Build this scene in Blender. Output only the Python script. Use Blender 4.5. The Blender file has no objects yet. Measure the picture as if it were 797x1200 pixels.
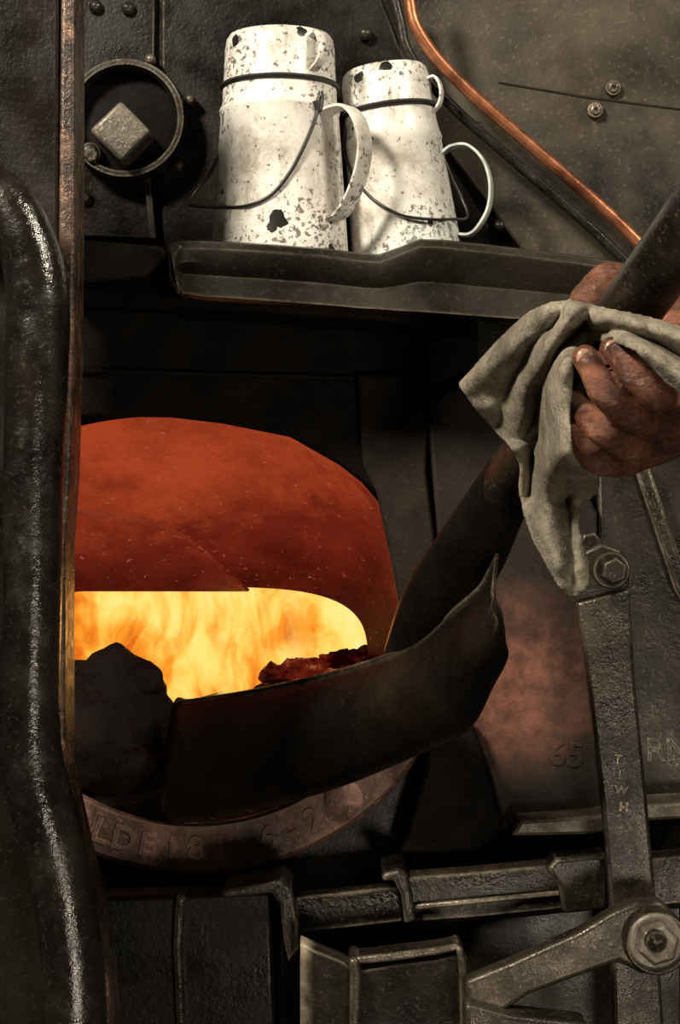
import bpy, bmesh, math, random
from mathutils import Vector, Matrix, noise
random.seed(4)
D=2.2
scene=bpy.context.scene
try:
    scene.view_settings.view_transform='Standard'
    scene.view_settings.look='None'
except Exception: pass

def W(px,py,y=0.0):
    s=(D+y)/D/1000.0
    return Vector(((px-398.5)*s,y,(600-py)*s))
def S(y): return (D+y)/D/1000.0

# ---------------------------------------------------------------- materials
class NT:
    def __init__(s,name):
        s.m=bpy.data.materials.new(name); s.m.use_nodes=True
        s.t=s.m.node_tree; s.n=s.t.nodes; s.l=s.t.links
        s.b=s.n['Principled BSDF']; s.out=s.n['Material Output']
        s.tc=s.n.new('ShaderNodeTexCoord'); s.co=s.tc.outputs['Object']
    def put(s,sock,v):
        if isinstance(v,bpy.types.NodeSocket): s.l.new(v,sock)
        else:
            if hasattr(sock.default_value,'__len__') and not isinstance(v,(tuple,list,Vector)): v=(v,v,v,1)[:len(sock.default_value)]
            if hasattr(sock.default_value,'__len__') and len(sock.default_value)==4 and len(v)==3: v=(*v,1)
            sock.default_value=v
    def noise(s,scale,detail=6,rough=.6,vec=None,dist=0):
        n=s.n.new('ShaderNodeTexNoise'); n.inputs['Scale'].default_value=scale; n.inputs['Detail'].default_value=detail
        n.inputs['Roughness'].default_value=rough; n.inputs['Distortion'].default_value=dist
        s.l.new(vec or s.co,n.inputs['Vector']); return n.outputs['Fac']
    def noisec(s,scale,vec=None):
        n=s.n.new('ShaderNodeTexNoise'); n.inputs['Scale'].default_value=scale; n.inputs['Detail'].default_value=3
        s.l.new(vec or s.co,n.inputs['Vector']); return n.outputs['Color']
    def ramp(s,fac,stops):
        r=s.n.new('ShaderNodeValToRGB'); e=r.color_ramp.elements
        while len(e)<len(stops): e.new(.5)
        for i,(p,c) in enumerate(stops):
            e[i].position=p
            if not isinstance(c,(tuple,list)): c=(c,c,c)
            e[i].color=(*c,1)
        s.put(r.inputs['Fac'],fac); return r.outputs['Color']
    def mix(s,f,a,b,mode='MIX'):
        x=s.n.new('ShaderNodeMix'); x.data_type='RGBA'; x.blend_type=mode
        s.put(x.inputs[0],f); s.put(x.inputs[6],a); s.put(x.inputs[7],b); return x.outputs[2]
    def math(s,op,a,b=0.0,clamp=False):
        x=s.n.new('ShaderNodeMath'); x.operation=op; x.use_clamp=clamp
        s.put(x.inputs[0],a); s.put(x.inputs[1],b); return x.outputs[0]
    def vmath(s,op,a,b):
        x=s.n.new('ShaderNodeVectorMath'); x.operation=op
        s.put(x.inputs[0],a); s.put(x.inputs[1],b)
        return x.outputs['Value'] if op in('DISTANCE','DOT_PRODUCT','LENGTH') else x.outputs['Vector']
    def mapping(s,scale,rot=(0,0,0)):
        x=s.n.new('ShaderNodeMapping'); x.inputs['Scale'].default_value=scale; x.inputs['Rotation'].default_value=rot
        s.l.new(s.co,x.inputs['Vector']); return x.outputs['Vector']
    def bump(s,h,strength,dist=.004,normal=None):
        x=s.n.new('ShaderNodeBump'); x.inputs['Strength'].default_value=strength; x.inputs['Distance'].default_value=dist
        s.l.new(h,x.inputs['Height'])
        if normal: s.l.new(normal,x.inputs['Normal'])
        s.l.new(x.outputs['Normal'],s.b.inputs['Normal']); return x.outputs['Normal']
    def edge(s,rad=.004):
        bv=s.n.new('ShaderNodeBevel'); bv.samples=4; bv.inputs['Radius'].default_value=rad
        g=s.n.new('ShaderNodeNewGeometry')
        d=s.vmath('DOT_PRODUCT',bv.outputs['Normal'],g.outputs['True Normal'])
        return s.ramp(d,[(.80,1.0),(.97,0.0)])
    def near(s,c,r0,r1):
        d=s.vmath('DISTANCE',s.co,tuple(c)); return s.ramp(d,[(r0,1.0),(r1,0.0)])
    def spot(s,c,r,amount=.3):
        nc=s.noisec(70)
        off=s.vmath('SCALE',nc,(0,0,0)); off.node.inputs['Scale'].default_value=r*amount*4
        p=s.vmath('ADD',s.co,off)
        cc=Vector(c)+Vector((1,1,1))*r*amount*2
        d=s.vmath('DISTANCE',p,tuple(cc))
        return s.math('LESS_THAN',d,r)

def steel(name,dark=(.006,.005,.0036),light=(.04,.033,.023),rough=.33,metal=.2,scale=9,bmp=.3,edge=True,
          rust=None,rustamt=.5,edgecol=(.30,.25,.18),contrast=(.42,.72),spec=.5,fine=190,speck=.4,zone=None,coarse=.2,erad=.005):
    t=NT(name)
    n1=t.noise(scale,8,.65)
    col=t.ramp(n1,[(contrast[0],dark),(contrast[1],light)])
    n3=t.noise(fine,3,.7)
    sp=t.ramp(n3,[(.58,0.0),(.68,1.0)])
    col=t.mix(t.math('MULTIPLY',sp,speck),col,tuple(min(1,c*2.8+.02*k) for c,k in zip(light,(1,.86,.65))))
    if rust:
        n2=t.noise(scale*1.9,10,.75,dist=.4)
        rf=t.ramp(n2,[(rustamt,0.0),(rustamt+.12,1.0)])
        if zone: rf=t.math('MULTIPLY',t.ramp(n2,[(rustamt-.12,0.2),(rustamt+.12,1.0)]),t.near(*zone))
        rc=t.ramp(t.noise(60,5),[(.35,tuple(c*.5 for c in rust)),(.65,rust)])
        col=t.mix(rf,col,rc)
    if edge:
        e=t.edge(erad)
        e=t.math('MULTIPLY',e,t.ramp(t.noise(38,5),[(.35,.15),(.6,1.0)]))
        col=t.mix(e,col,edgecol)
    t.put(t.b.inputs['Base Color'],col)
    t.b.inputs['Metallic'].default_value=metal
    t.b.inputs['Specular IOR Level'].default_value=spec
    rr=t.ramp(t.noise(scale*3,6),[(.35,max(.12,rough-.10)),(.7,min(1,rough+.2))])
    t.put(t.b.inputs['Roughness'],rr)
    h=t.math('ADD',t.math('MULTIPLY',t.noise(28,6,.7),coarse),t.math('MULTIPLY',n3,.35))
    t.bump(h,bmp,.006)
    return t.m

M={}
M['black']=steel('oily_black_steel',dark=(.005,.0042,.003),light=(.034,.027,.018),spec=.4)
M['upper']=steel('backhead_black_paint',dark=(.0028,.0022,.0015),light=(.015,.0115,.0075),rough=.30,scale=5,bmp=.25,speck=.22,coarse=.10,metal=0,spec=.26,edgecol=(.14,.115,.08))
M['clad']=steel('patchy_cladding_steel',dark=(.005,.004,.0028),light=(.085,.069,.047),rough=.42,scale=2.2,bmp=.2,contrast=(.46,.64),coarse=.08,speck=.2,spec=.3,metal=.05)  # broad pale and dark patches from low-frequency noise
M['deep']=steel('soot_black',dark=(.003,.0025,.002),light=(.008,.006,.004),rough=.75,metal=0,bmp=.4,edge=False,spec=.12,speck=.1)
M['hood']=steel('soot_brown',dark=(.0045,.0034,.0023),light=(.014,.0105,.007),rough=.62,metal=0,bmp=.3,spec=.15,edgecol=(.035,.027,.018),speck=.12)
M['frame']=steel('scorched_frame',dark=(.011,.008,.0055),light=(.034,.026,.018),rough=.62,metal=0,bmp=.3,spec=.15,edgecol=(.05,.038,.027),speck=.15)
M['pipe']=steel('glossy_black_pipe',dark=(.003,.0025,.0018),light=(.018,.014,.0095),rough=.17,metal=.05,scale=14,bmp=.35,edge=False,rust=(.085,.055,.038),rustamt=.62,spec=1.0,coarse=.6)
M['rustedge']=steel('rusty_angle_iron',dark=(.012,.008,.005),light=(.11,.062,.038),rough=.38,scale=25,bmp=.7,rust=(.25,.125,.08),rustamt=.52)
M['shelf']=steel('shelf_steel',dark=(.011,.009,.0063),light=(.055,.044,.031),rough=.36,metal=.25,scale=4,bmp=.18,edgecol=(.22,.18,.13),speck=.2)
M['bar']=steel('worn_lever_steel',dark=(.014,.011,.008),light=(.085,.069,.048),rough=.28,metal=.4,scale=9,bmp=.4,edgecol=(.55,.47,.34),coarse=.35)
M['nutm']=steel('bright_worn_nut',dark=(.06,.051,.039),light=(.20,.168,.125),rough=.38,metal=.2,scale=14,bmp=.4,edgecol=(.45,.39,.30),coarse=.35)
M['rail']=steel('greasy_rail_steel',dark=(.004,.0032,.0022),light=(.046,.036,.024),rough=.22,metal=.25,scale=7,bmp=.4,edgecol=(.60,.50,.36),coarse=.45,erad=.007)  # edge wear, widened and brightened to paint in edge highlights
M['plate']=steel('heat_stained_plate',dark=(.009,.007,.005),light=(.024,.018,.013),rough=.6,metal=0,scale=7,bmp=.3,rust=(.26,.105,.07),rustamt=.48,edgecol=(.05,.037,.027),zone=(W(590,800,-.045),.02,.13),speck=.2,spec=.22)
M['ring']=steel('firehole_ring_iron',dark=(.08,.045,.033),light=(.27,.15,.11),rough=.55,metal=.0,scale=10,bmp=.5,rust=(.42,.22,.16),rustamt=.5,edgecol=(.52,.33,.24))
M['blade']=steel('shovel_blade_steel',dark=(.005,.004,.0028),light=(.032,.020,.011),rough=.40,metal=.2,scale=4.5,bmp=.2,edgecol=(.10,.07,.045),spec=.3,speck=.12,coarse=.15)
M['bladerim']=steel('shovel_rim_highlight',dark=(.04,.031,.022),light=(.17,.135,.095),rough=.32,metal=.4,scale=12,bmp=.2,edge=False)  # paler colour paints the highlight along the blade rim
M['shaft']=steel('shovel_shaft_wood',dark=(.005,.0038,.0025),light=(.045,.029,.017),rough=.34,metal=0,scale=11,bmp=.35,edge=False)

def m_copper():
    t=NT('dirty_copper'); c=t.ramp(t.noise(30,6),[(.35,(.13,.045,.022)),(.65,(.48,.19,.09))])
    t.put(t.b.inputs['Base Color'],c); t.b.inputs['Metallic'].default_value=.7; t.b.inputs['Roughness'].default_value=.36
    t.bump(t.noise(90,4),.2,.002); return t.m
M['copper']=m_copper()

def m_enamel(name,spots,stains,blue=False):
    t=NT(name)
    base=t.ramp(t.noise(11,8,.72),[(.36,(.42,.385,.32)),(.48,(.73,.71,.65)),(.7,(.84,.82,.77))])
    mp=t.mapping((1,1,.6))
    area_=None
    for c,r0,r1 in stains:
        q=t.near(c,r0,r1); area_=q if area_ is None else t.math('MAXIMUM',area_,q)
    area_=t.math('ADD',t.math('MULTIPLY',area_,.75),.25)
    st=t.ramp(t.noise(42,9,.85,vec=mp,dist=1.0),[(.49,0.0),(.59,1.0)])
    base=t.mix(t.math('MULTIPLY',t.math('MULTIPLY',st,.75),area_),base,(.25,.19,.13))
    dens=t.ramp(t.noise(9,3,.5),[(.42,.0),(.58,.11)])
    sp=t.ramp(t.math('ADD',t.noise(150,4,.7),dens),[(.63,0.0),(.665,1.0)])
    base=t.mix(t.math('MULTIPLY',sp,.85),base,(.07,.046,.032))
    sp2=t.ramp(t.noise(62,5,.7,dist=.7),[(.66,0.0),(.675,1.0)])
    base=t.mix(sp2,base,(.012,.010,.010))
    if blue:
        base=t.mix(t.ramp(t.noise(9,3),[(.5,0.0),(.7,.3)]),base,(.48,.66,.62))
    m=None
    for c,r in spots:
        s_=t.spot(c,r,.42)
        m=s_ if m is None else t.math('MAXIMUM',m,s_)
    if m: base=t.mix(m,base,(.012,.010,.010))
    t.put(t.b.inputs['Base Color'],base); t.b.inputs['Roughness'].default_value=.33
    t.bump(t.noise(60,5),.15,.002); return t.m

def m_simple(name,c,rough=.5,metal=0,c2=None,sc=30,b=.3):
    t=NT(name); c2=c2 or tuple(x*.6 for x in c)
    t.put(t.b.inputs['Base Color'],t.ramp(t.noise(sc,6,.65),[(.35,c2),(.65,c)]))
    t.b.inputs['Roughness'].default_value=rough; t.b.inputs['Metallic'].default_value=metal
    t.bump(t.noise(sc*3,5),b,.002); return t.m
M['rim']=m_simple('chipped_black_rim',(.02,.018,.016),.4)
M['wire']=m_simple('dark_wire',(.03,.027,.024),.35,.4)
M['turq']=m_simple('offwhite_handle_enamel',(.72,.78,.73),.35,0,(.34,.38,.34),40,.1)

def m_skin():
    t=NT('sooty_skin_crease_shade')
    c=t.ramp(t.noise(20,9,.72),[(.36,(.035,.013,.008)),(.46,(.125,.046,.025)),(.57,(.25,.098,.052)),(.70,(.40,.18,.10))])
    ln=t.ramp(t.noise(42,6,.8,vec=t.mapping((1,1,3.0),(0,.5,0)),dist=1.2),[(.51,0.0),(.61,1.0)])
    c=t.mix(t.math('MULTIPLY',ln,.6),c,(.035,.014,.009))
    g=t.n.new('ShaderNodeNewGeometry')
    crease_shade=t.ramp(g.outputs['Pointiness'],[(.40,1.0),(.49,0.0)])
    c=t.mix(t.math('MULTIPLY',crease_shade,.9),c,(.012,.005,.0035))  # shade between the fingers painted into the colour along concave creases
    t.put(t.b.inputs['Base Color'],c); t.b.inputs['Roughness'].default_value=.36
    h=t.math('ADD',t.noise(55,6,.75,vec=t.mapping((1,1,2.2),(0,.5,0)),dist=.8),t.math('MULTIPLY',t.noise(220,3),.3))
    t.bump(h,.8,.005); return t.m
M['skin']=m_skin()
M['nail']=m_simple('dirty_nail',(.50,.29,.22),.28,0,(.30,.15,.10),40,.1)
def m_cloth():
    t=NT('grey_cotton_rag')
    c=t.ramp(t.noise(8,8,.7),[(.34,(.115,.100,.073)),(.60,(.30,.268,.205))])
    c=t.mix(t.math('MULTIPLY',t.ramp(t.noise(190,3,.7),[(.48,0.0),(.64,1.0)]),.5),c,(.065,.054,.038))
    c=t.mix(t.math('MULTIPLY',t.ramp(t.noise(20,7,.75),[(.50,0.0),(.68,1.0)]),.6),c,(.075,.062,.043))
    t.put(t.b.inputs['Base Color'],c); t.b.inputs['Roughness'].default_value=.9; t.b.inputs['Specular IOR Level'].default_value=.1
    h=t.math('ADD',t.math('MULTIPLY',t.noise(22,6,.6),1.0),t.math('MULTIPLY',t.noise(420,2),.25))
    t.bump(h,.5,.008); return t.m
M['cloth']=m_cloth()

def m_hot():
    t=NT('red_hot_firelit_steel')
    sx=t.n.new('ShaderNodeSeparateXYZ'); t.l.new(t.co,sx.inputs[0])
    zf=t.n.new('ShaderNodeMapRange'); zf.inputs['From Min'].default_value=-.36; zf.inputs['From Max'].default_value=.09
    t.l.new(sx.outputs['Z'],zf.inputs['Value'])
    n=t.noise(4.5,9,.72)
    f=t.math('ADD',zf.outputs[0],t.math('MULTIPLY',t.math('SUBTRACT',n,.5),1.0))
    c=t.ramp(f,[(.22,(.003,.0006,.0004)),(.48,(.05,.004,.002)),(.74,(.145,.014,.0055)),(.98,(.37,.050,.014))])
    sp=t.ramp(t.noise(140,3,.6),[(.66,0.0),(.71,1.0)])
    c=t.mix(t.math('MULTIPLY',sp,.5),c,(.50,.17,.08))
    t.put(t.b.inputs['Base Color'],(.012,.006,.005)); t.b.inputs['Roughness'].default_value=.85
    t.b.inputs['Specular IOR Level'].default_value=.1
    t.put(t.b.inputs['Emission Color'],c); t.b.inputs['Emission Strength'].default_value=1.0  # emission covers the steel's own heat and the firelight falling on it
    t.bump(t.noise(30,5),.3,.004); return t.m
M['hot']=m_hot()
def m_flame(name,alpha=False):
    t=NT(name)
    v=t.mapping((1.0,1.0,.40),(0,.3,0))
    n=t.noise(3.8,3,.5,vec=v,dist=2.0)
    n2=t.noise(16,6,.62,vec=v,dist=1.6)
    f=t.math('ADD',t.math('MULTIPLY',n,.62),t.math('MULTIPLY',n2,.38))
    sx=t.n.new('ShaderNodeSeparateXYZ'); t.l.new(t.co,sx.inputs[0])
    f=t.math('ADD',f,t.math('MULTIPLY',t.math('ADD',sx.outputs['X'],.20),.34))
    c=t.ramp(f,[(.37,(.68,.13,.008)),(.44,(.92,.31,.022)),(.50,(1.0,.55,.085)),(.56,(1.0,.71,.17)),(.70,(1.0,.82,.33))])
    e=t.n.new('ShaderNodeEmission'); t.l.new(c,e.inputs['Color']); e.inputs['Strength'].default_value=1.12
    if alpha:
        tr=t.n.new('ShaderNodeBsdfTransparent'); mx=t.n.new('ShaderNodeMixShader')
        a=t.ramp(t.noise(5,5,.6,vec=v,dist=2.5),[(.50,0.0),(.66,.6)])
        t.l.new(a,mx.inputs[0]); t.l.new(tr.outputs[0],mx.inputs[1]); t.l.new(e.outputs[0],mx.inputs[2]); t.l.new(mx.outputs[0],t.out.inputs['Surface'])
    else: t.l.new(e.outputs[0],t.out.inputs['Surface'])
    return t.m
M['flame']=m_flame('flame_body'); M['flame2']=m_flame('flame_tongues',True)
def m_coal(name,glow):
    t=NT(name)
    c=t.ramp(t.noise(22,6),[(.4,(.003,.002,.0015)),(.7,(.018,.009,.006))])
    t.put(t.b.inputs['Base Color'],c); t.b.inputs['Roughness'].default_value=.6; t.b.inputs['Specular IOR Level'].default_value=.15
    if glow:
        e=t.ramp(t.noise(16,6,.7),[(.46,(.008,.0,.0)),(.58,(.14,.012,.005)),(.72,(.60,.20,.07))])
        t.put(t.b.inputs['Emission Color'],e); t.b.inputs['Emission Strength'].default_value=.9
    t.bump(t.noise(50,6,.7),.7,.008); return t.m
M['coal']=m_coal('coal',False); M['hotcoal']=m_coal('glowing_coal',True)

# ---------------------------------------------------------------- mesh helpers
def mk(name,verts,faces,mat,smooth=True,ang=35,bevel=0,seg=2):
    me=bpy.data.meshes.new(name); me.from_pydata([tuple(v) for v in verts],[],faces)
    bm=bmesh.new(); bm.from_mesh(me); bmesh.ops.recalc_face_normals(bm,faces=bm.faces); bm.to_mesh(me); bm.free()
    if smooth:
        for p in me.polygons: p.use_smooth=True
        try: me.set_sharp_from_angle(angle=math.radians(ang))
        except Exception: pass
    o=bpy.data.objects.new(name,me); scene.collection.objects.link(o)
    me.materials.append(M[mat] if isinstance(mat,str) else mat)
    if bevel:
        b=o.modifiers.new('bev','BEVEL'); b.width=bevel; b.segments=seg; b.limit_method='ANGLE'; b.angle_limit=math.radians(40)
    return o
def group(name,kids):
    e=bpy.data.objects.new(name,None); scene.collection.objects.link(e); e.empty_display_size=.05
    for k in kids: k.parent=e
    return e
def cat(pts,n=8):
    out=[]; P=[Vector(p) for p in pts]
    P=[P[0]*2-P[1]]+P+[P[-1]*2-P[-2]]
    for i in range(1,len(P)-2):
        a,b,c,d=P[i-1:i+3]
        for k in range(n):
            t=k/n
            out.append(.5*((2*b)+(c-a)*t+(2*a-5*b+4*c-d)*t*t+(3*b-a-3*c+d)*t**3))
    out.append(P[-2]); return out
def sweep(name,pts,rad,mat,segs=20,n=8,flat=1.0,smooth_path=True):
    if not isinstance(rad,(list,tuple)): rad=[rad]*len(pts)
    q=[Vector((*p,r)) for p,r in zip(pts,rad)]
    q=cat(q,n) if smooth_path else q
    P=[Vector(x[:3]) for x in q]; R=[x[3] for x in q]
    verts=[];faces=[]; up=None
    for i,p in enumerate(P):
        t=(P[min(i+1,len(P)-1)]-P[max(i-1,0)]).normalized()
        if up is None:
            up=Vector((0,1,0)); 
            if abs(t.dot(up))>.9: up=Vector((1,0,0))
        up=(up-t*up.dot(t)).normalized(); s=t.cross(up)
        for k in range(segs):
            a=2*math.pi*k/segs
            verts.append(p+up*math.cos(a)*R[i]*flat+s*math.sin(a)*R[i])
    for i in range(len(P)-1):
        for k in range(segs):
            faces.append((i*segs+k,i*segs+(k+1)%segs,(i+1)*segs+(k+1)%segs,(i+1)*segs+k))
    faces.append(tuple(range(segs))); faces.append(tuple(range((len(P)-1)*segs,len(P)*segs)))
    return mk(name,verts,faces,mat,ang=50)
def prism(name,pts,y,th,mat,bevel=.003,seg=2,tilt=None):
    f=[]; 
    for px,py in pts:
        v=W(px,py,y); dy=tilt(px,py) if tilt else 0; f.append(v+Vector((0,dy,0)))
    n=len(pts); verts=f+[v+Vector((0,th,0)) for v in f]
    faces=[tuple(range(n)),tuple(range(2*n-1,n-1,-1))]+[(i,(i+1)%n,n+(i+1)%n,n+i) for i in range(n)]
    return mk(name,verts,faces,mat,bevel=bevel,seg=seg)
def grid(name,rows,mat,closed=False,solid=0,ang=60):
    n=len(rows[0]); verts=[v for r in rows for v in r]; faces=[]
    for i in range(len(rows)-1):
        for k in range(n if closed else n-1):
            faces.append((i*n+k,i*n+(k+1)%n,(i+1)*n+(k+1)%n,(i+1)*n+k))
    o=mk(name,verts,faces,mat,ang=ang)
    if solid:
        m=o.modifiers.new('sol','SOLIDIFY'); m.thickness=solid; m.offset=0
    return o
def lathe(name,prof,mat,segs=64):
    rows=[[Vector((r*math.cos(2*math.pi*k/segs),r*math.sin(2*math.pi*k/segs),z)) for k in range(segs)] for r,z in prof]
    return grid(name,rows,mat,closed=True,ang=45)
def disc(name,c,R,h,mat,n=32,dome=0):
    rows=[]
    for rr,dy in [(1,.004),(1,-h*.7),(.93,-h),(.5,-h-dome*.8),(.001,-h-dome)]:
        rows.append([c+Vector((math.cos(2*math.pi*k/n)*R*rr,dy,math.sin(2*math.pi*k/n)*R*rr)) for k in range(n)])
    return grid(name,rows,mat,closed=True,ang=40)
def hexbolt(name,px,py,y,r,h,mat,n=6,rot=0.2,washer=True):
    kids=[]; c=W(px,py,y); s=S(y); R=r*s
    verts=[];rings=[(1,0),(1,-h*.8),(.86,-h)]
    for rr,dy in rings:
        for k in range(n):
            a=2*math.pi*k/n+rot; verts.append(c+Vector((math.cos(a)*R*rr,dy,math.sin(a)*R*rr)))
    faces=[(i*n+k,i*n+(k+1)%n,(i+1)*n+(k+1)%n,(i+1)*n+k) for i in range(2) for k in range(n)]+[tuple(range(2*n,3*n)),tuple(range(n))]
    kids.append(mk('nut',verts,faces,mat,ang=30,bevel=.0015))
    if washer: kids.append(disc('washer',c,R*1.3,.006,mat))
    return kids
def rivets(name,pts,y,r,mat):
    return [disc('rivet_%d'%i,W(px,py,y),r*S(y),.004,mat,20,r*S(y)*.5) for i,(px,py) in enumerate(pts)]
def text(name,body,size,mat,mtx,ext=.003):
    cu=bpy.data.curves.new(name,'FONT'); cu.body=body; cu.size=size; cu.extrude=ext; cu.bevel_depth=.0008; cu.align_x='CENTER'; cu.align_y='CENTER'
    o=bpy.data.objects.new(name,cu); scene.collection.objects.link(o)
    dg=bpy.context.evaluated_depsgraph_get(); me=bpy.data.meshes.new_from_object(o.evaluated_get(dg))
    bpy.data.objects.remove(o); me.materials.clear(); me.materials.append(M[mat])
    me.transform(mtx)
    o=bpy.data.objects.new(name,me); scene.collection.objects.link(o); return o
def tmat(c,theta): return Matrix.Translation(c)@Matrix.Rotation(theta,4,'Y')@Matrix.Rotation(math.pi/2,4,'X')
def sup(cx,cy,a,b,ang,y,p=2.0):
    ca,sa=math.cos(ang),math.sin(ang)
    k=(abs(ca)**p+abs(sa)**p)**(-1/p)
    return W(cx+a*k*ca,cy-b*k*sa,y)

# ---------------------------------------------------------------- backhead with firehole
CX,CY=228,738
def ell(a,b,ang,y): return W(CX+a*math.cos(ang),CY-b*math.sin(ang),y)
N=128
HX,HY,HA,HB,HP=200,738,285,250,2.3
inner=[sup(HX,HY,HA,HB,2*math.pi*k/N,0,HP) for k in range(N)]
def rectpt(k):
    a=2*math.pi*k/N; dx,dy=math.cos(a)*HA,-math.sin(a)*HB
    t=1e9
    if dx>0: t=min(t,(1100-HX)/dx)
    if dx<0: t=min(t,(-350-HX)/dx)
    if dy>0: t=min(t,(1500-HY)/dy)
    if dy<0: t=min(t,(-300-HY)/dy)
    return W(HX+dx*t,HY+dy*t,0)
rows=[inner]
outer=[rectpt(k) for k in range(N)]
for f in(.15,.4,.7,1): rows.append([inner[k].lerp(outer[k],f) for k in range(N)])
back=grid('plate',rows,'upper',closed=True,solid=0)
kids=[back]
kids.append(prism('upper_left_plate',[(60,-40),(182,-40),(180,120),(178,205),(182,280),(60,275)],-.010,.010,'upper',.002))
kids.append(prism('rib',[(168,205),(176,205),(184,280),(176,280)],-.022,.012,'black',.002))
kids.append(prism('upper_middle_plate',[(190,-40),(432,-40),(470,60),(545,190),(575,270),(575,330),(190,300)],-.006,.006,'upper',.002))
kids+=rivets('r',[(112,8),(150,10),(100,232),(428,40),(560,150),(585,265)],-.012,8,'black')
group('boiler_backhead',kids)

kids=[prism('panel',[(505,-60),(860,-60),(860,420),(640,330),(520,170),(470,60),(455,-60)],-.020,.02,'clad',.003,tilt=lambda px,py:-.0001*(px-600)),
      prism('seam_strip',[(585,95),(690,115),(860,141),(860,143),(688,117),(584,97)],-.0215,.02,'hood',.0004,tilt=lambda px,py:-.0001*(px-600))]
kids+=hexbolt('b',718,104,-.033,7,.010,'rail',washer=True)
kids+=hexbolt('b',697,130,-.033,7,.010,'rail',washer=True)
group('boiler_cladding',kids)

# washout plug
kids=[]
c=W(150,145,-.015)
rr=70*S(-.015)
rows=[]
for dr,dy in [(1.0,0),(1.0,-.028),(.97,-.034),(.88,-.034),(.84,-.026),(.84,0.0)]:
    rows.append([c+Vector((math.cos(2*math.pi*k/64)*rr*dr,dy,math.sin(2*math.pi*k/64)*rr*dr*1.0)) for k in range(64)])
kids.append(grid('flange_ring',rows,'black',closed=True,ang=40))
kids.append(disc('boss',c,rr*.84,.008,'deep',48,.004))
kids.append(prism('square_plug',[(104,152),(141,117),(177,153),(141,189)],-.075,.06,'nutm',.005,3))
kids+=[disc('stud',W(108,183,-.02),13*S(0),.02,'black',24,.004)]
kids+=hexbolt('b',108,183,-.045,9,.012,'rail',washer=False)
for a in(20,70,-40):
    kids.append(disc('flange_stud',c+Vector((math.cos(math.radians(a))*rr*1.12,0,math.sin(math.radians(a))*rr*1.12)),.006,.010,'rail',16,.003))
group('washout_plug',kids)

# firehole throat (glowing)
rows=[]
N2=128
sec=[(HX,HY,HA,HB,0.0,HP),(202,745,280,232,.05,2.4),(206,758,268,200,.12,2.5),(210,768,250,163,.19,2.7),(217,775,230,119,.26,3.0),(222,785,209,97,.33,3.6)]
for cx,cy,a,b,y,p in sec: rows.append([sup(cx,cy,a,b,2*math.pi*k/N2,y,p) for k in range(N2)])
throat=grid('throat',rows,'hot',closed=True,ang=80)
edge=cat([Vector((20,597,.085)),Vector((100,599,.085)),Vector((160,604,.09)),Vector((215,627,.115)),Vector((258,662,.16)),Vector((292,692,.235))],8)
rows=[]
for f in(0,.1,.4,.7,1.0):
    r=[]
    for i,e_ in enumerate(edge):
        y0=e_.z+.16*f*(1-i/len(edge)*.4); px=e_.x-(f*6); py=e_.y+(692-e_.y)*f
        r.append(W(px,py,y0))
    rows.append(r)
lobe=grid('baffle_lip',rows,'hot',solid=.003)
group('firehole_throat',[throat,lobe])

# firehole ring
rows=[]
for dr,y in [(-30,0),(-29,-.022),(-25,-.028),(24,-.028),(29,-.022),(30,0)]:
    rows.append([ell(278+dr,256+dr,math.radians(-200+ (215)*k/80),y) for k in range(81)])
kids=[grid('ring_casting',rows,'ring',ang=40)]
s='HOLDE181 6-2'
for i,ch in enumerate(s):
    if ch==' ': continue
    a=math.radians(235+i*5.9)
    p=ell(280,257,a,-.028); q=ell(280,257,a+.01,-.028)
    th=-math.atan2((q-p).z,(q-p).x)
    kids.append(text('cast_letter_%d'%i,ch,.038,'ring',tmat(p,th),.0022))
a=math.radians(309); kids.append(disc('ring_boss',ell(278,255,a,-.03),.022,.004,'ring',32,.002))
group('firehole_ring',kids)

# firebox interior
def box_in(y0,y1,x0,x1,z0,z1):
    v=[Vector((x,y,z)) for y in(y0,y1) for x in(x0,x1) for z in(z0,z1)]
    f=[(4,5,7,6),(0,1,5,4),(2,3,7,6),(0,2,6,4),(1,3,7,5)]
    return v,f
v,f=box_in(.335,1.25,-.75,.55,-.55,.25)
fb=mk('lining',v,f,'hotcoal')
group('firebox',[fb])
rows=[]
for i in range(24):
    rows.append([Vector((-.7+1.2*k/40,.95+.12*math.cos(k*.3)+.02*math.sin(i),-.5+.7*i/23)) for k in range(41)])
f1=grid('flame_body',rows,'flame')
kids=[f1]
for j in range(3):
    rows=[]
    for i in range(20):
        t=i/19
        rows.append([Vector((-.55+.22*j+(.42*k/24)*(1-.25*t)+.04*math.sin(t*5+j)+.05*t,.55+.1*j+.04*math.sin(k*.5+t*4+j),-.40+.5*t)) for k in range(25)])
    kids.append(grid('flame_tongue_%d'%j,rows,'flame2'))
group('fire',kids)

def lump(c,r,seed,sub=3,amp=.35):
    bm=bmesh.new(); bmesh.ops.create_icosphere(bm,subdivisions=sub,radius=1)
    for v_ in bm.verts:
        d=v_.co.normalized(); k=1+amp*(noise.noise(d*1.3+Vector((seed,0,0)))+.5*noise.noise(d*3+Vector((0,seed,0))))
        v_.co=Vector((d.x*r[0],d.y*r[1],d.z*r[2]))*k+c
    vs=[v_.co.copy() for v_ in bm.verts]; fs=[tuple(x.index for x in f_.verts) for f_ in bm.faces]; bm.free(); return vs,fs
def lumps(name,specs,mat,amp=.35,ang=25,sub=3):
    V=[];F=[]
    for i,(px,py,y,rx,rz) in enumerate(specs):
        c=W(px,py,y); s_=S(y); vs,fs=lump(c,(rx*s_,rx*s_*.8,rz*s_),i*7.3+1,sub,amp)
        o=len(V); V+=vs; F+=[tuple(a+o for a in f_) for f_ in fs]
    return mk(name,V,F,mat,ang=ang)
sp=[]
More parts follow.
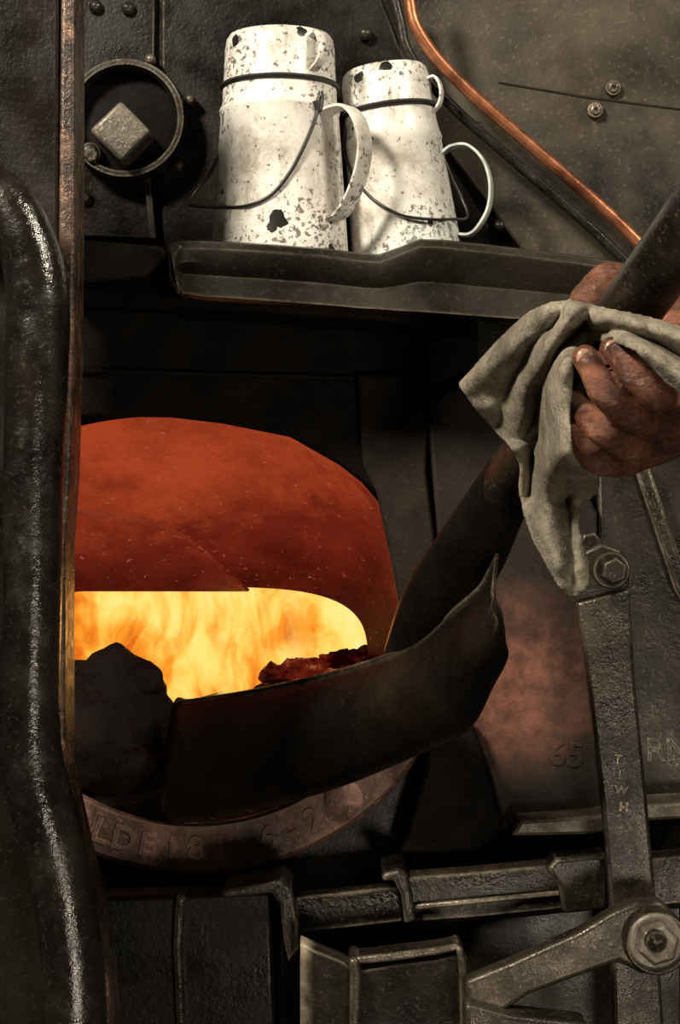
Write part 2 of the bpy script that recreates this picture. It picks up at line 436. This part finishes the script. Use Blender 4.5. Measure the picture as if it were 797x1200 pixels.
for i in range(26):
    t=i/25; px=305+175*t; py=815-50*t+random.uniform(-6,6)+12
    sp.append((px,py,.27+random.uniform(-.04,.06),random.uniform(14,26),random.uniform(10,18)))
for i in range(9): sp.append((322+i*13,797-i*2.5+random.uniform(-7,4),.34,17,14))
h=lumps('coal_bank',sp,'hotcoal',.5,20)
bed=[]
for i in range(20):
    bed.append([Vector((-.6+1.1*k/30,.34+.6*i/19,-.30+.03*noise.noise(Vector((k*.4,i*.4,0)))-.02)) for k in range(31)])
hb=grid('fire_bed',bed,'hotcoal')
group('burning_coal_bed',[h,hb])
dark_fill=[]
for i in range(16):
    dark_fill.append([Vector((-.40+.46*k/30,-.0+.30*i/15,-.30+.012*noise.noise(Vector((k*.5,i*.5,3)))-.0009*(k-15)**2*.3+.0)) for k in range(31)])
group('dark_throat_fill',[grid('dark_fill',dark_fill,'coal')])  # dark sheet added so the lower throat stays dark below the blade

# ---------------------------------------------------------------- dark frame right of hole & hood above
kids=[prism('upright',[(418,438),(505,440),(500,555),(513,650),(486,755),(474,745),(458,655),(441,575),(425,545)],-.035,.03,'frame',.004),
      prism('hood_plate',[(60,360),(560,378),(560,440),(505,470),(500,560),(440,578),(398,545),(340,512),(260,496),(200,489),(60,487)],-.014,.012,'hood',.004),
      prism('hood_strip',[(60,430),(415,440),(415,446),(60,436)],-.022,.008,'hood',.002)]
group('firehole_hood',kids)
kids=[prism('plate',[(500,470),(560,440),(640,500),(700,600),(706,962),(640,972),(590,972),(575,915),(553,850),(500,870),(500,760),(515,650)],-.045,.02,'plate',.004),
      prism('jagged_door_edge',[(500,840),(552,842),(575,905),(590,968),(560,1000),(470,1000),(500,900)],-.075,.02,'deep',.004)]
kids.append(text('cast_mark_a','65',.04,'plate',tmat(W(664,885,-.045),.1),.0008))
group('firehole_door',kids)
kids=[prism('plate',[(700,540),(830,500),(830,938),(760,946),(706,950)],-.03,.02,'black',.004),
      prism('edge_angle',[(742,545),(760,540),(800,660),(830,720),(830,760),(790,690)],-.06,.03,'rail',.004),
      prism('ledge',[(610,962),(700,956),(760,942),(830,938),(830,958),(762,962),(700,978),(600,980)],-.10,.07,'nutm',.004)]
kids.append(text('cast_mark_b','RN',.038,'black',tmat(W(783,880,-.03),0),.0012))
group('side_casting',kids)

# ---------------------------------------------------------------- shelf
ysh=-.23
def shelf():
    xs=[200,215,240,300,380,425,445,470,492,520,600,680,745,790]
    top=[287,284,284,287,293,299,300,291,282,283,292,302,312,318]
    bot=[330,346,350,354,360,364,365,367,368,370,376,380,384,387]
    rows=[]
    def row(f): rows.append([f(i) for i in range(len(xs))])
    row(lambda i:Vector((W(xs[i],0,ysh).x,-.001,.262)))
    row(lambda i:Vector((W(xs[i],0,ysh).x,ysh+.02,.262)))
    row(lambda i:W(xs[i],top[i]+5,ysh+.012))
    row(lambda i:W(xs[i],top[i],ysh+.004))
    row(lambda i:W(xs[i],top[i]+1,ysh-.002))
    row(lambda i:W(xs[i],top[i]+8,ysh-.006))
    row(lambda i:W(xs[i],top[i]+22,ysh-.002))
    row(lambda i:W(xs[i],(top[i]+bot[i])/2+5,ysh+.012))
    row(lambda i:W(xs[i],bot[i]-4,ysh+.012))
    row(lambda i:W(xs[i],bot[i],ysh+.022))
    row(lambda i:Vector((W(xs[i],0,ysh).x,-.001,W(xs[i],bot[i]-30,0).z-.02)))
    o=grid('tray',rows,'shelf',ang=30,solid=.004); return o
kids=[shelf(),
 prism('end_curl',[(196,290),(205,284),(216,288),(206,300),(204,320),(214,340),(206,343),(198,322)],ysh-.008,.1,'shelf',.003),
 prism('side_bracket',[(60,278),(190,288),(196,300),(170,325),(60,335)],-.10,.08,'hood',.004),
 prism('support_angle',[(190,345),(560,372),(560,384),(190,358)],-.15,.14,'hood',.004)]
group('warming_shelf',kids)

# ---------------------------------------------------------------- enamel cans
def strap(name,path,phi,width,th,mat,n=8):
    P=cat([Vector((r,z,0)) for r,z in path],n)
    er=Vector((math.cos(phi),math.sin(phi),0)); et=Vector((-math.sin(phi),math.cos(phi),0)); ez=Vector((0,0,1))
    R=[]
    for i,p in enumerate(P):
        t=(P[min(i+1,len(P)-1)]-P[max(i-1,0)]).normalized(); nrm=Vector((-t.y,t.x,0))
        ring=[]
        for a,b in[(-1,-.6),(-.85,-1),(.85,-1),(1,-.6),(1,.6),(.85,1),(-.85,1),(-1,.6)]:
            q=p+nrm*(b*th/2); ring.append(er*q.x+ez*q.y+et*(a*width/2))
        R.append(ring)
    return grid(name,R,mat,closed=True,ang=50)
def can(name,base,prof_body,prof_lid,ringz,ringr,mat,strapargs,lidstrap,tilt,strapmat=None):
    kids=[lathe('body',prof_body,mat),lathe('lid_cup',prof_lid,mat)]
    def band(nm,r,z,t): 
        pts=[(r-t*.6,z-t),(r+t*.4,z-t*.8),(r+t,z),(r+t*.4,z+t*.8),(r-t*.6,z+t)]
        return lathe(nm,pts,'rim')
    kids.append(band('rolled_rim',ringr,ringz,.0036))
    kids.append(strap('strap_handle',*strapargs,strapmat or mat))
    kids.append(strap('lid_handle',*lidstrap,mat))
    e=group(name,kids); e.location=base; e.rotation_euler=(0,tilt,0)
    return e
zb=.2655
base1=Vector((W(328,0,-.12).x,-.12,zb))
def on1(px,py,rad,y=-.12):
    for _ in range(4):
        s_=S(y); x=(px-398.5)*s_-base1.x; y=-.12-math.sqrt(max(0,rad*rad-x*x))
    return Vector(((px-398.5)*S(y)-base1.x,y+.12,(600-py)*S(y)-zb))
sp1=[(on1(326,257,.073),.0105),(on1(318,267,.073),.006),(on1(278,47,.058),.007),(on1(352,38,.056),.007),(on1(300,40,.056),.004),(on1(258,225,.074),.004),(on1(388,292,.075),.005)]
men1=m_enamel('chipped_white_enamel',sp1,[(on1(275,215,.07),.02,.085),(on1(340,60,.06),.01,.05),(on1(385,230,.07),.01,.05)])
pb=[(.001,0.0),(.074,0),(.0775,.003),(.0765,.012),(.0655,.172),(.0668,.175),(.0668,.178),(.0640,.183),(.0632,.189),(.0632,.202)]
pl=[(.0635,.203),(.0622,.208),(.0608,.244),(.0592,.255),(.056,.260),(.045,.263),(.001,.264)]
phi1=math.radians(-38)
c1=can('enamel_tea_can',base1,pb,pl,.204,.0632,men1,
   ([(.062,.166),(.075,.171),(.096,.170),(.112,.152),(.118,.125),(.113,.098),(.100,.072),(.086,.056),(.072,.052)],phi1,.024,.004),
   ([(.058,.250),(.070,.252),(.078,.238),(.076,.222),(.060,.212)],math.radians(-52),.012,.003),0.0)
def rad1(py): 
    z=(600-py)*S(-.19)-zb; return .068+ (0.079-.068)*max(0,min(1,(.176-z)/.17)) if z<.18 else .068
wp=[on1(px,py,rad1(py)) for px,py in [(374,112),(371,135),(358,168),(340,202),(318,228),(290,241),(262,243)]]
wp+=[Vector(((px-398.5)*S(-.15)-base1.x,-.03+o,(600-py)*S(-.15)-zb)) for px,py,o in [(232,243,-.01),(222,238,0),(228,222,.01),(245,200,.015),(262,160,.02)]]
w1=sweep('bail_wire',wp,.0019,'wire',8,6); w1.parent=c1
ear=sweep('bail_ear',[on1(376,108,.066),on1(377,116,.068),on1(374,130,.069),on1(369,118,.068)],.0028,'rim',8,6); ear.parent=c1

base2=Vector((W(479,0,-.085).x,-.085,zb+.008))
tilt2=math.radians(-7)
rotm=Matrix.Rotation(tilt2,3,'Y')
def on2(px,py,rad,out=None):
    y=-.13
    inv=rotm.transposed()
    for _ in range(6):
        wpt=Vector(((px-398.5)*S(y),y,(600-py)*S(y)))
        l=inv@(wpt-base2); l.y=-math.sqrt(max(0,rad*rad-l.x*l.x)) if out is None else out
        y=base2.y+l.y
    return l
sp2=[(on2(420,90,.05),.007),(on2(452,78,.048),.007),(on2(412,150,.054),.003),(on2(505,262,.062),.004),(on2(470,86,.05),.003)]
men2=m_enamel('pale_blue_white_enamel',sp2,[(on2(420,230,.06),.01,.06),(on2(450,100,.05),.02,.05),(on2(500,180,.05),.005,.04)],True)
pb2=[(.001,0),(.060,0),(.0635,.003),(.0625,.014),(.0545,.140),(.0556,.143),(.0525,.156),(.0515,.164),(.0512,.176)]
pl2=[(.0518,.177),(.0508,.181),(.0498,.212),(.0475,.222),(.044,.226),(.03,.229),(.001,.230)]
c2=can('enamel_tea_can',base2,pb2,pl2,.178,.0518,men2,
   ([(.054,.122),(.066,.128),(.084,.126),(.099,.108),(.104,.082),(.099,.055),(.086,.036),(.074,.028),(.060,.030)],math.radians(-14),.018,.0035),
   ([(.048,.206),(.058,.207),(.063,.194),(.060,.178),(.050,.168)],math.radians(-20),.011,.003),tilt2,M['turq'])
wp=[on2(404,150,.0575),on2(404,180,.0575),on2(415,208,.060),on2(438,234,.0625),on2(470,252,.064),on2(505,257,.0655),on2(530,257,.067,-.03),on2(548,254,.07,-.02),on2(541,232,.07,-.01),on2(528,205,.07,-.01),on2(513,165,.07,-.01)]
w2=sweep('bail_wire',wp,.0018,'wire',8,6); w2.parent=c2

# ---------------------------------------------------------------- copper pipe
cp=[W(470,-40,-.10),W(480,0,-.10),W(487,30,-.10),W(512,68,-.10),W(555,112,-.10),W(610,160,-.105),W(660,203,-.11),W(710,247,-.115),W(752,288,-.12),W(790,330,-.12)]
a=sweep('pipe',cp,.0072,'copper',20,8)
group('copper_pipe',[a])
cp2=[p+Vector((-.009,.03,-.018)) for p in cp]
group('pipe_shadow_tube',[sweep('pipe_shadow',cp2,.006,'black',16,6)])  # dark offset copy of the copper pipe, standing in for its shadow

# ---------------------------------------------------------------- left pillar and pipe
yl=-.38
kids=[prism('panel',[(-200,-80),(70,-80),(68,560),(62,640),(62,900),(88,1010),(100,1120),(108,1290),(-200,1290)],yl,.05,'upper',.004),
      prism('rusty_edge',[(72,-80),(88,-80),(88,250),(86,420),(82,560),(76,640),(76,900),(98,1000),(118,1080),(128,1150),(132,1290),(104,1290),(98,1120),(84,1010),(60,900),(60,640),(66,560),(68,300)],yl-.012,.07,'rustedge',.004,3)]
group('cab_pillar',kids)
yp=-.46
pp=[(-90,205),(-30,215),(8,240),(34,290),(44,350),(43,430),(39,560),(38,700),(36,820),(38,890),(50,945),(68,1010),(80,1080),(86,1150),(90,1300)]
rr=[30,31,33,35,37,37,35,34,34,36,38,37,37,38,39]
group('handrail_pipe',[sweep('pipe',[W(a_,b_,yp) for a_,b_ in pp],[r*S(yp) for r in rr],'pipe',32,8)])

# ---------------------------------------------------------------- shovel
T=[(583,650,-.37),(562,690,-.34),(520,724,-.29),(478,757,-.24),(400,785,-.16),(300,808,-.07),(225,820,-.01),(205,824,.0),(188,890,.01),(140,915,.04),(70,920,.08)]
B=[(572,738,-.36),(594,764,-.36),(576,805,-.33),(550,852,-.29),(500,878,-.23),(400,920,-.14),(300,948,-.08),(205,964,-.03),(188,968,.0),(140,970,.03),(70,970,.07)]
Tc=cat([Vector(p) for p in T],6); Bc=cat([Vector(p) for p in B],6)
rows=[]
for i in range(len(Tc)):
    t=Tc[i]; b=Bc[i]; col=[]
    for j in range(9):
        f=j/8; q=t.lerp(b,f); bulge=-.045*math.sin(math.pi*min(1,f*1.0))
        col.append(W(q.x,q.y,q.z+bulge))
    base=W(b.x,b.y,b.z)
    top=W(t.x,t.y,t.z)
    back_=min(.10,.02+.002*i)
    for f in(.25,.6,1.0):
        col.append(base+Vector((0,back_*f+.01,.02*f*f)))
    far=base+Vector((0,back_+.03,.05)); far.z=min(far.z,top.z-.03)
    col.append(far)
    rows.append(col)
blade=grid('blade',rows,'blade',solid=.004,ang=70)
sock=sweep('socket',[W(606,548,-.425),W(582,590,-.39),W(552,645,-.345),W(524,690,-.30),W(500,728,-.26),W(470,770,-.21)],[.026,.030,.036,.038,.034,.02],'blade',28,8,flat=.55)
rim=sweep('blade_rim',[W(583,650,-.375),W(573,672,-.362),W(560,692,-.345),W(520,725,-.295),W(480,757,-.245),W(400,785,-.165),W(300,808,-.075),W(206,823,-.01)],[.002,.003,.003,.0028,.0022,.0018,.0015,.0015],'bladerim',10,8)
YA,YB=-.75,-.40
def shaftp(t): return W(797,282,YA).lerp(W(592,568,YB),t)
sh=sweep('shaft',[shaftp(-.6),shaftp(0),shaftp(.5),shaftp(1.0),shaftp(1.15)],[.027,.026,.025,.025,.024],'shaft',32,6)
group('fireman_shovel',[blade,sock,rim,sh])
cl=lumps('lumps',[(135,838,.06,60,80),(110,870,.03,52,60),(176,868,.05,32,66),(92,828,.08,40,52),(150,905,.03,52,40),(90,915,.05,40,40),(162,802,.055,32,30)],'coal',.14,70,4)
group('coal_heap',[cl])

# ---------------------------------------------------------------- hand
def hand():
    V=[];F=[]
    def ball(c,r,sub=2):
        bm=bmesh.new(); bmesh.ops.create_icosphere(bm,subdivisions=sub,radius=r); o=len(V)
        V.extend([v_.co+c for v_ in bm.verts]); F.extend([tuple(x.index+o for x in f_.verts) for f_ in bm.faces]); bm.free()
    def chain(lst,n=14,bumps=True):
        q=[Vector((*W(px,py,y),r*S(y))) for px,py,y,r in lst]
        Q=cat(q,n)
        for i,x in enumerate(Q):
            k=1.0
            if bumps:
                ph=(i%n)/n; k=1+.05*math.cos(2*math.pi*ph)-.10*math.exp(-((ph-.16)/.05)**2)
            ball(Vector(x[:3]),x[3]*k)
    fingers=[
     [(845,456,-.61,24),(805,466,-.685,23.5),(771,462,-.735,22.5),(744,436,-.748,20),(717,409,-.725,14.5)],
     [(840,480,-.60,24),(790,494,-.66,22.5),(742,488,-.715,22),(708,456,-.738,19.5),(686,419,-.718,15)],
     [(835,494,-.58,23),(780,513,-.63,21.5),(738,519,-.68,20.5),(706,503,-.710,19),(684,484,-.685,16),(672,470,-.645,13)],
     [(825,504,-.56,21),(770,526,-.59,19.5),(732,541,-.63,18.5),(703,540,-.66,17.5),(682,524,-.655,15),(672,510,-.63,13)]]
    for f in fingers: chain(f)
    chain([(900,455,-.55,46),(845,455,-.56,42),(800,440,-.55,40),(770,410,-.545,38),(740,380,-.55,30)],10,False)
    chain([(860,500,-.55,36),(800,480,-.55,33),(750,480,-.54,28)],10,False)
    chain([(810,400,-.55,34),(775,365,-.56,30),(742,340,-.58,27),(712,332,-.61,24),(688,352,-.63,20),(672,378,-.64,15)],14)
    chain([(860,420,-.58,34),(815,392,-.60,27),(780,385,-.59,22)],10,False)
    chain([(880,470,-.57,60),(1000,470,-.55,72),(1150,480,-.53,85)],16,False)
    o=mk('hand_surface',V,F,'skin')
    r=o.modifiers.new('rm','REMESH'); r.mode='VOXEL'; r.voxel_size=.0013; r.use_smooth_shade=True
    s_=o.modifiers.new('sm','SMOOTH'); s_.factor=.5; s_.iterations=1
    nails=[]
    for (px,py,y,r,ang) in [(686,421,-.718,15,.35),(719,411,-.725,14.5,.4)]:
        rows=[]
        c=W(px,py,y-r*S(y)*.80); R=Matrix.Rotation(-ang,3,'Y')
        for j in range(8):
            ph=j/7*math.pi/2
            rows.append([c+R@Vector((math.cos(th)*.0068*math.sin(ph),-.0033*math.cos(ph),math.sin(th)*.0088*math.sin(ph))) for th in [2*math.pi*k/24 for k in range(24)]])
        nails.append(grid('nail_%d'%len(nails),rows,'nail',closed=True))
    return group('hand',[o]+nails)
hand()

# ---------------------------------------------------------------- rag
poly=[(537,450),(556,430),(578,405),(600,382),(622,364),(645,355),(668,352),(695,358),(722,364),(760,372),(800,384),(830,396),(830,470),(800,460),(780,449),(765,430),(745,411),(722,402),(697,400),(682,407),(673,425),(670,455),(669,490),(672,530),(682,548),(704,558),(702,576),(688,586),(679,594),(680,620),(690,660),(690,680),(683,697),(668,699),(654,686),(640,660),(625,634),(613,600),(607,570),(609,548),(603,530),(585,510),(560,482)]
def inside(x,y):
    c=False; n=len(poly)
    for i in range(n):
        x1,y1=poly[i]; x2,y2=poly[i-1]
        if (y1>y)!=(y2>y) and x<(x2-x1)*(y-y1)/(y2-y1)+x1: c=not c
    return c
def segd(x,y,a,b):
    ax,ay=a;bx,by=b;dx,dy=bx-ax,by-ay
    t=max(0,min(1,((x-ax)*dx+(y-ay)*dy)/(dx*dx+dy*dy))); qx,qy=ax+t*dx,ay+t*dy
    return math.hypot(x-qx,y-qy),qx,qy,t
def polyd(x,y,pts):
    best=(1e9,0); n=len(pts)-1
    for i in range(n):
        d,_,_,t=segd(x,y,pts[i],pts[i+1])
        if d<best[0]: best=(d,(i+t)/n)
    return best
folds=[
 ([(655,360),(612,392),(575,428),(545,450)],15,.018,0,0),
 ([(662,364),(625,405),(598,450),(585,495)],9,-.022,.2,.5),
 ([(672,370),(642,410),(618,455),(606,520)],14,.026,0,.2),
 ([(685,378),(657,410),(636,455),(626,520),(622,580)],8,-.032,0,.3),
 ([(702,378),(668,405),(650,450),(644,520),(640,590),(660,660)],13,.026,0,.3),
 ([(664,540),(662,570),(668,610),(674,660)],6,-.018,.3,.5),
 ([(690,560),(674,590),(676,640),(682,690)],9,.016,.1,.2),
 ([(625,600),(645,640),(662,685)],8,.012,.3,.2),
 ([(695,558),(675,575),(655,590)],6,-.014,0,.5),
 ([(670,360),(720,372),(770,386),(830,404)],9,.016,.1,0),
 ([(690,386),(735,388),(780,406),(830,436)],7,-.020,.3,0),
 ([(735,400),(770,420),(800,444),(830,460)],8,.014,.2,0),
 ([(560,474),(590,478),(615,492)],8,.008,.4,.6),
 ([(600,385),(592,412),(596,440)],6,-.009,.4,.8),
 ([(755,378),(768,398),(790,416)],5,-.008,.4,.6),
 ([(640,368),(625,385),(600,396)],6,-.011,.3,.8),
 ([(700,366),(712,378),(735,384)],4,-.008,.4,.6)]
def sst(a,b,x):
    t=max(0,min(1,(x-a)/(b-a))); return t*t*(3-2*t)
def depth(x,y):
    ysh_=YA+(y-282)/288*(YB-YA)
    b=min(ysh_,-.47)-.045 if y<560 else -.515
    b=max(b,-.70) if y<420 else b
    b+=.0011*max(0,640-x)*(1 if y<520 else .3)
    # gathered over the gripping fingertips
    g=sst(625,668,x)*sst(385,440,y)*(1-sst(530,590,y))
    b=b*(1-g)+min(b,-.700)*g
    tr=sst(690,740,x)*(1-sst(480,540,y))
    b=b*(1-tr)+(-.772)*tr
    tops=352+max(0,(x-680))*.2+max(0,(640-x))*.9
    b+=.05*math.exp(-max(0,y-tops)/14)
    for pts,w,a,fs_,fe in folds:
        d,t=polyd(x,y,pts); k=1.0
        if fs_ and t<.4: k*=(1-fs_)+fs_*t/.4
        if t>.5: k*=1-fe*(t-.5)/.5
        b-=a*k*math.exp(-(d/w)**2)
    b-=.004*noise.noise(Vector((x*.03,y*.03,0)))+.0018*noise.noise(Vector((x*.09,y*.09,4)))
    return b
st=3; V=[];F=[];idx={}
cells=[]
for gx in range(530,836,st):
    for gy in range(345,705,st):
        if inside(gx+st/2,gy+st/2): cells.append((gx,gy))
cnt={}
for gx,gy in cells:
    for c_ in[(gx,gy),(gx+st,gy),(gx+st,gy+st),(gx,gy+st)]: cnt[c_]=cnt.get(c_,0)+1
for c_,k in cnt.items():
    x,y=c_
    if k<4:
        best=min((segd(x,y,poly[i-1],poly[i]) for i in range(len(poly))),key=lambda q:q[0]); x,y=best[1],best[2]
    idx[c_]=len(V); V.append(W(x,y,depth(x,y)))
for gx,gy in cells: F.append(tuple(idx[c_] for c_ in[(gx,gy),(gx+st,gy),(gx+st,gy+st),(gx,gy+st)]))
rag=mk('rag_cloth',V,F,'cloth',ang=180)
m_=rag.modifiers.new('sm','SMOOTH'); m_.iterations=2
m_=rag.modifiers.new('sol','SOLIDIFY'); m_.thickness=.004; m_.offset=0
m_=rag.modifiers.new('sub','SUBSURF'); m_.levels=1; m_.render_levels=1
group('cleaning_rag',[rag])

# ---------------------------------------------------------------- door lever (right)
kids=[prism('lever_bar',[(676,706),(738,690),(745,800),(758,930),(768,1040),(782,1260),(722,1260),(716,1060),(706,940),(692,820)],-.20,.022,'bar',.004,3),
      prism('lever_head',[(676,706),(672,670),(682,648),(705,636),(728,644),(738,665),(738,690)],-.20,.022,'black',.004,3)]
kids+=hexbolt('b',716,668,-.225,17,.03,'black',rot=.4)
for i,(ch,py,px) in enumerate([('T',890,724),('I',908,726),('W',926,728),('H',946,731)]):
    kids.append(text('stamp_%d'%i,ch,.014,'bar',tmat(W(px,py,-.20),.1),.0004))
group('door_lever',kids)
kids=hexbolt('b',690,636,-.05,14,.02,'black',washer=False)
group('pivot_bolt',kids)

# ---------------------------------------------------------------- bottom linkage and rails
yl2=-.27
kids=[prism('link_arm',[(545,1150),(600,1128),(680,1092),(720,1068),(745,1058),(775,1056),(798,1078),(800,1115),(780,1140),(752,1142),(725,1128),(690,1140),(620,1166),(580,1192),(560,1215),(548,1215)],yl2,.03,'bar',.006,4),
      disc('boss',W(768,1102,yl2-.002),38*S(yl2),.014,'bar',40,.003)]
kids+=hexbolt('b',768,1102,yl2-.016,25,.024,'nutm',n=6,rot=.3,washer=True)
kids.append(disc('pin_end',W(768,1102,yl2-.04),13*S(yl2),.010,'bar',24,.003))
kids.append(prism('lower_lip',[(545,1175),(600,1190),(690,1200),(690,1230),(545,1230)],yl2-.02,.05,'bar',.006,4))
group('door_linkage',kids)

def ubar(name,pts_top,h,y,depth_,mat):
    rows=[]
    for f,dy in[(0,depth_),(0,.006),(.06,.0),(.14,-.004),(.5,-.001),(.9,-.003),(.97,.001),(1,.008),(1,depth_)]:
        rows.append([W(px,py+h*f,y+dy) for px,py in pts_top])
    return grid(name,rows,mat,ang=35)
kids=[ubar('upper_rail_a',[(338,1046),(400,1040),(470,1032)],52,-.12,.10,'rail'),
      prism('rail_end_flange',[(448,1024),(468,1018),(478,1024),(484,1050),(488,1080),(474,1084),(470,1050),(462,1032),(448,1034)],-.15,.10,'rail',.005,4),
      ubar('upper_rail_b',[(480,1020),(560,1014),(640,1006),(712,998)],66,-.13,.10,'rail'),
      prism('rail_groove',[(485,1060),(700,1040),(700,1046),(485,1067)],-.14,.02,'rail',.002),
      prism('rail_bracket',[(640,1018),(652,1006),(712,1000),(712,1066),(660,1072),(655,1040)],-.155,.05,'rail',.006,4),
      ubar('rail_c',[(700,1006),(760,998),(840,990)],70,-.12,.10,'rail')]
group('door_slide_rail',kids)
kids=[prism('panel',[(60,1052),(210,1048),(318,1044),(325,1250),(60,1250)],-.15,.05,'upper',.006,4),
      prism('vertical_rib',[(205,1050),(218,1050),(214,1110),(220,1250),(208,1250),(202,1110)],-.165,.03,'rail',.005,3),
      prism('end_flange',[(316,1034),(330,1030),(342,1040),(350,1080),(352,1112),(338,1128),(332,1100),(328,1060),(318,1046),(290,1050),(260,1052),(260,1044),(290,1038)],-.18,.08,'rail',.006,4),
      prism('under_plate',[(325,1095),(560,1075),(720,1060),(800,1060),(800,1260),(325,1260)],-.09,.03,'upper',.004)]
group('foot_plate_bracket',kids)
def tray2():
    xs=[(352,1098),(375,1108),(400,1118),(416,1128),(428,1128),(460,1122),(510,1116),(536,1110),(545,1122)]
    rows=[]
    for f,dy in[(0,.10),(0,.01),(3,0),(10,-.006),(30,-.002),(60,.004),(100,.008),(160,.01)]:
        rows.append([W(x,y+f,-.23+dy) for x,y in xs])
    return grid('slide_body',rows,'black',ang=35,solid=.004)
kids=[tray2(),prism('slide_edge',[(408,1124),(420,1122),(424,1140),(422,1260),(408,1260),(410,1145)],-.25,.06,'rail',.005,4)]
kids.append(prism('slide_edge_right',[(534,1108),(544,1112),(550,1150),(550,1260),(540,1260),(538,1140)],-.25,.06,'rail',.005,4))
kids.append(prism('slide_top_lip',[(416,1122),(460,1117),(510,1111),(536,1106),(538,1114),(510,1120),(460,1127),(418,1131)],-.245,.04,'rail',.003,3))
group('damper_slide',kids)

# ---------------------------------------------------------------- lights
def area(name,loc,target,size,energy,col):
    l=bpy.data.lights.new(name,'AREA'); l.size=size; l.energy=energy; l.color=col
    o=bpy.data.objects.new(name,l); scene.collection.objects.link(o); o.location=loc
    o.rotation_euler=(Vector(target)-Vector(loc)).to_track_quat('-Z','Y').to_euler(); return o
area('daylight_left',(-1.5,-2.1,1.8),(0,0,.15),.45,140,(1,.90,.74))
area('daylight_right',(1.6,-1.7,1.6),(.2,0,.2),.4,40,(1,.89,.72))
area('low_fill',(.6,-2.8,-.9),(0,0,-.3),.35,14,(1,.86,.68))  # added fill lamp from below, lifts the lower metalwork
l=bpy.data.lights.new('fire_glow','POINT'); l.energy=3; l.color=(1,.36,.08); l.shadow_soft_size=.12
o=bpy.data.objects.new('fire_glow',l); scene.collection.objects.link(o); o.location=W(240,745,.62)
w=bpy.data.worlds.new('dim_cab'); scene.world=w; w.use_nodes=True
w.node_tree.nodes['Background'].inputs[0].default_value=(.95,.80,.62,1); w.node_tree.nodes['Background'].inputs[1].default_value=.035

# ---------------------------------------------------------------- camera
cam=bpy.data.cameras.new('camera'); co=bpy.data.objects.new('camera',cam); scene.collection.objects.link(co)
co.location=(0,-D,0); co.rotation_euler=(math.pi/2,0,0)
cam.sensor_fit='VERTICAL'; cam.sensor_height=24; cam.lens=24*D/1.2; cam.clip_start=.05
scene.camera=co
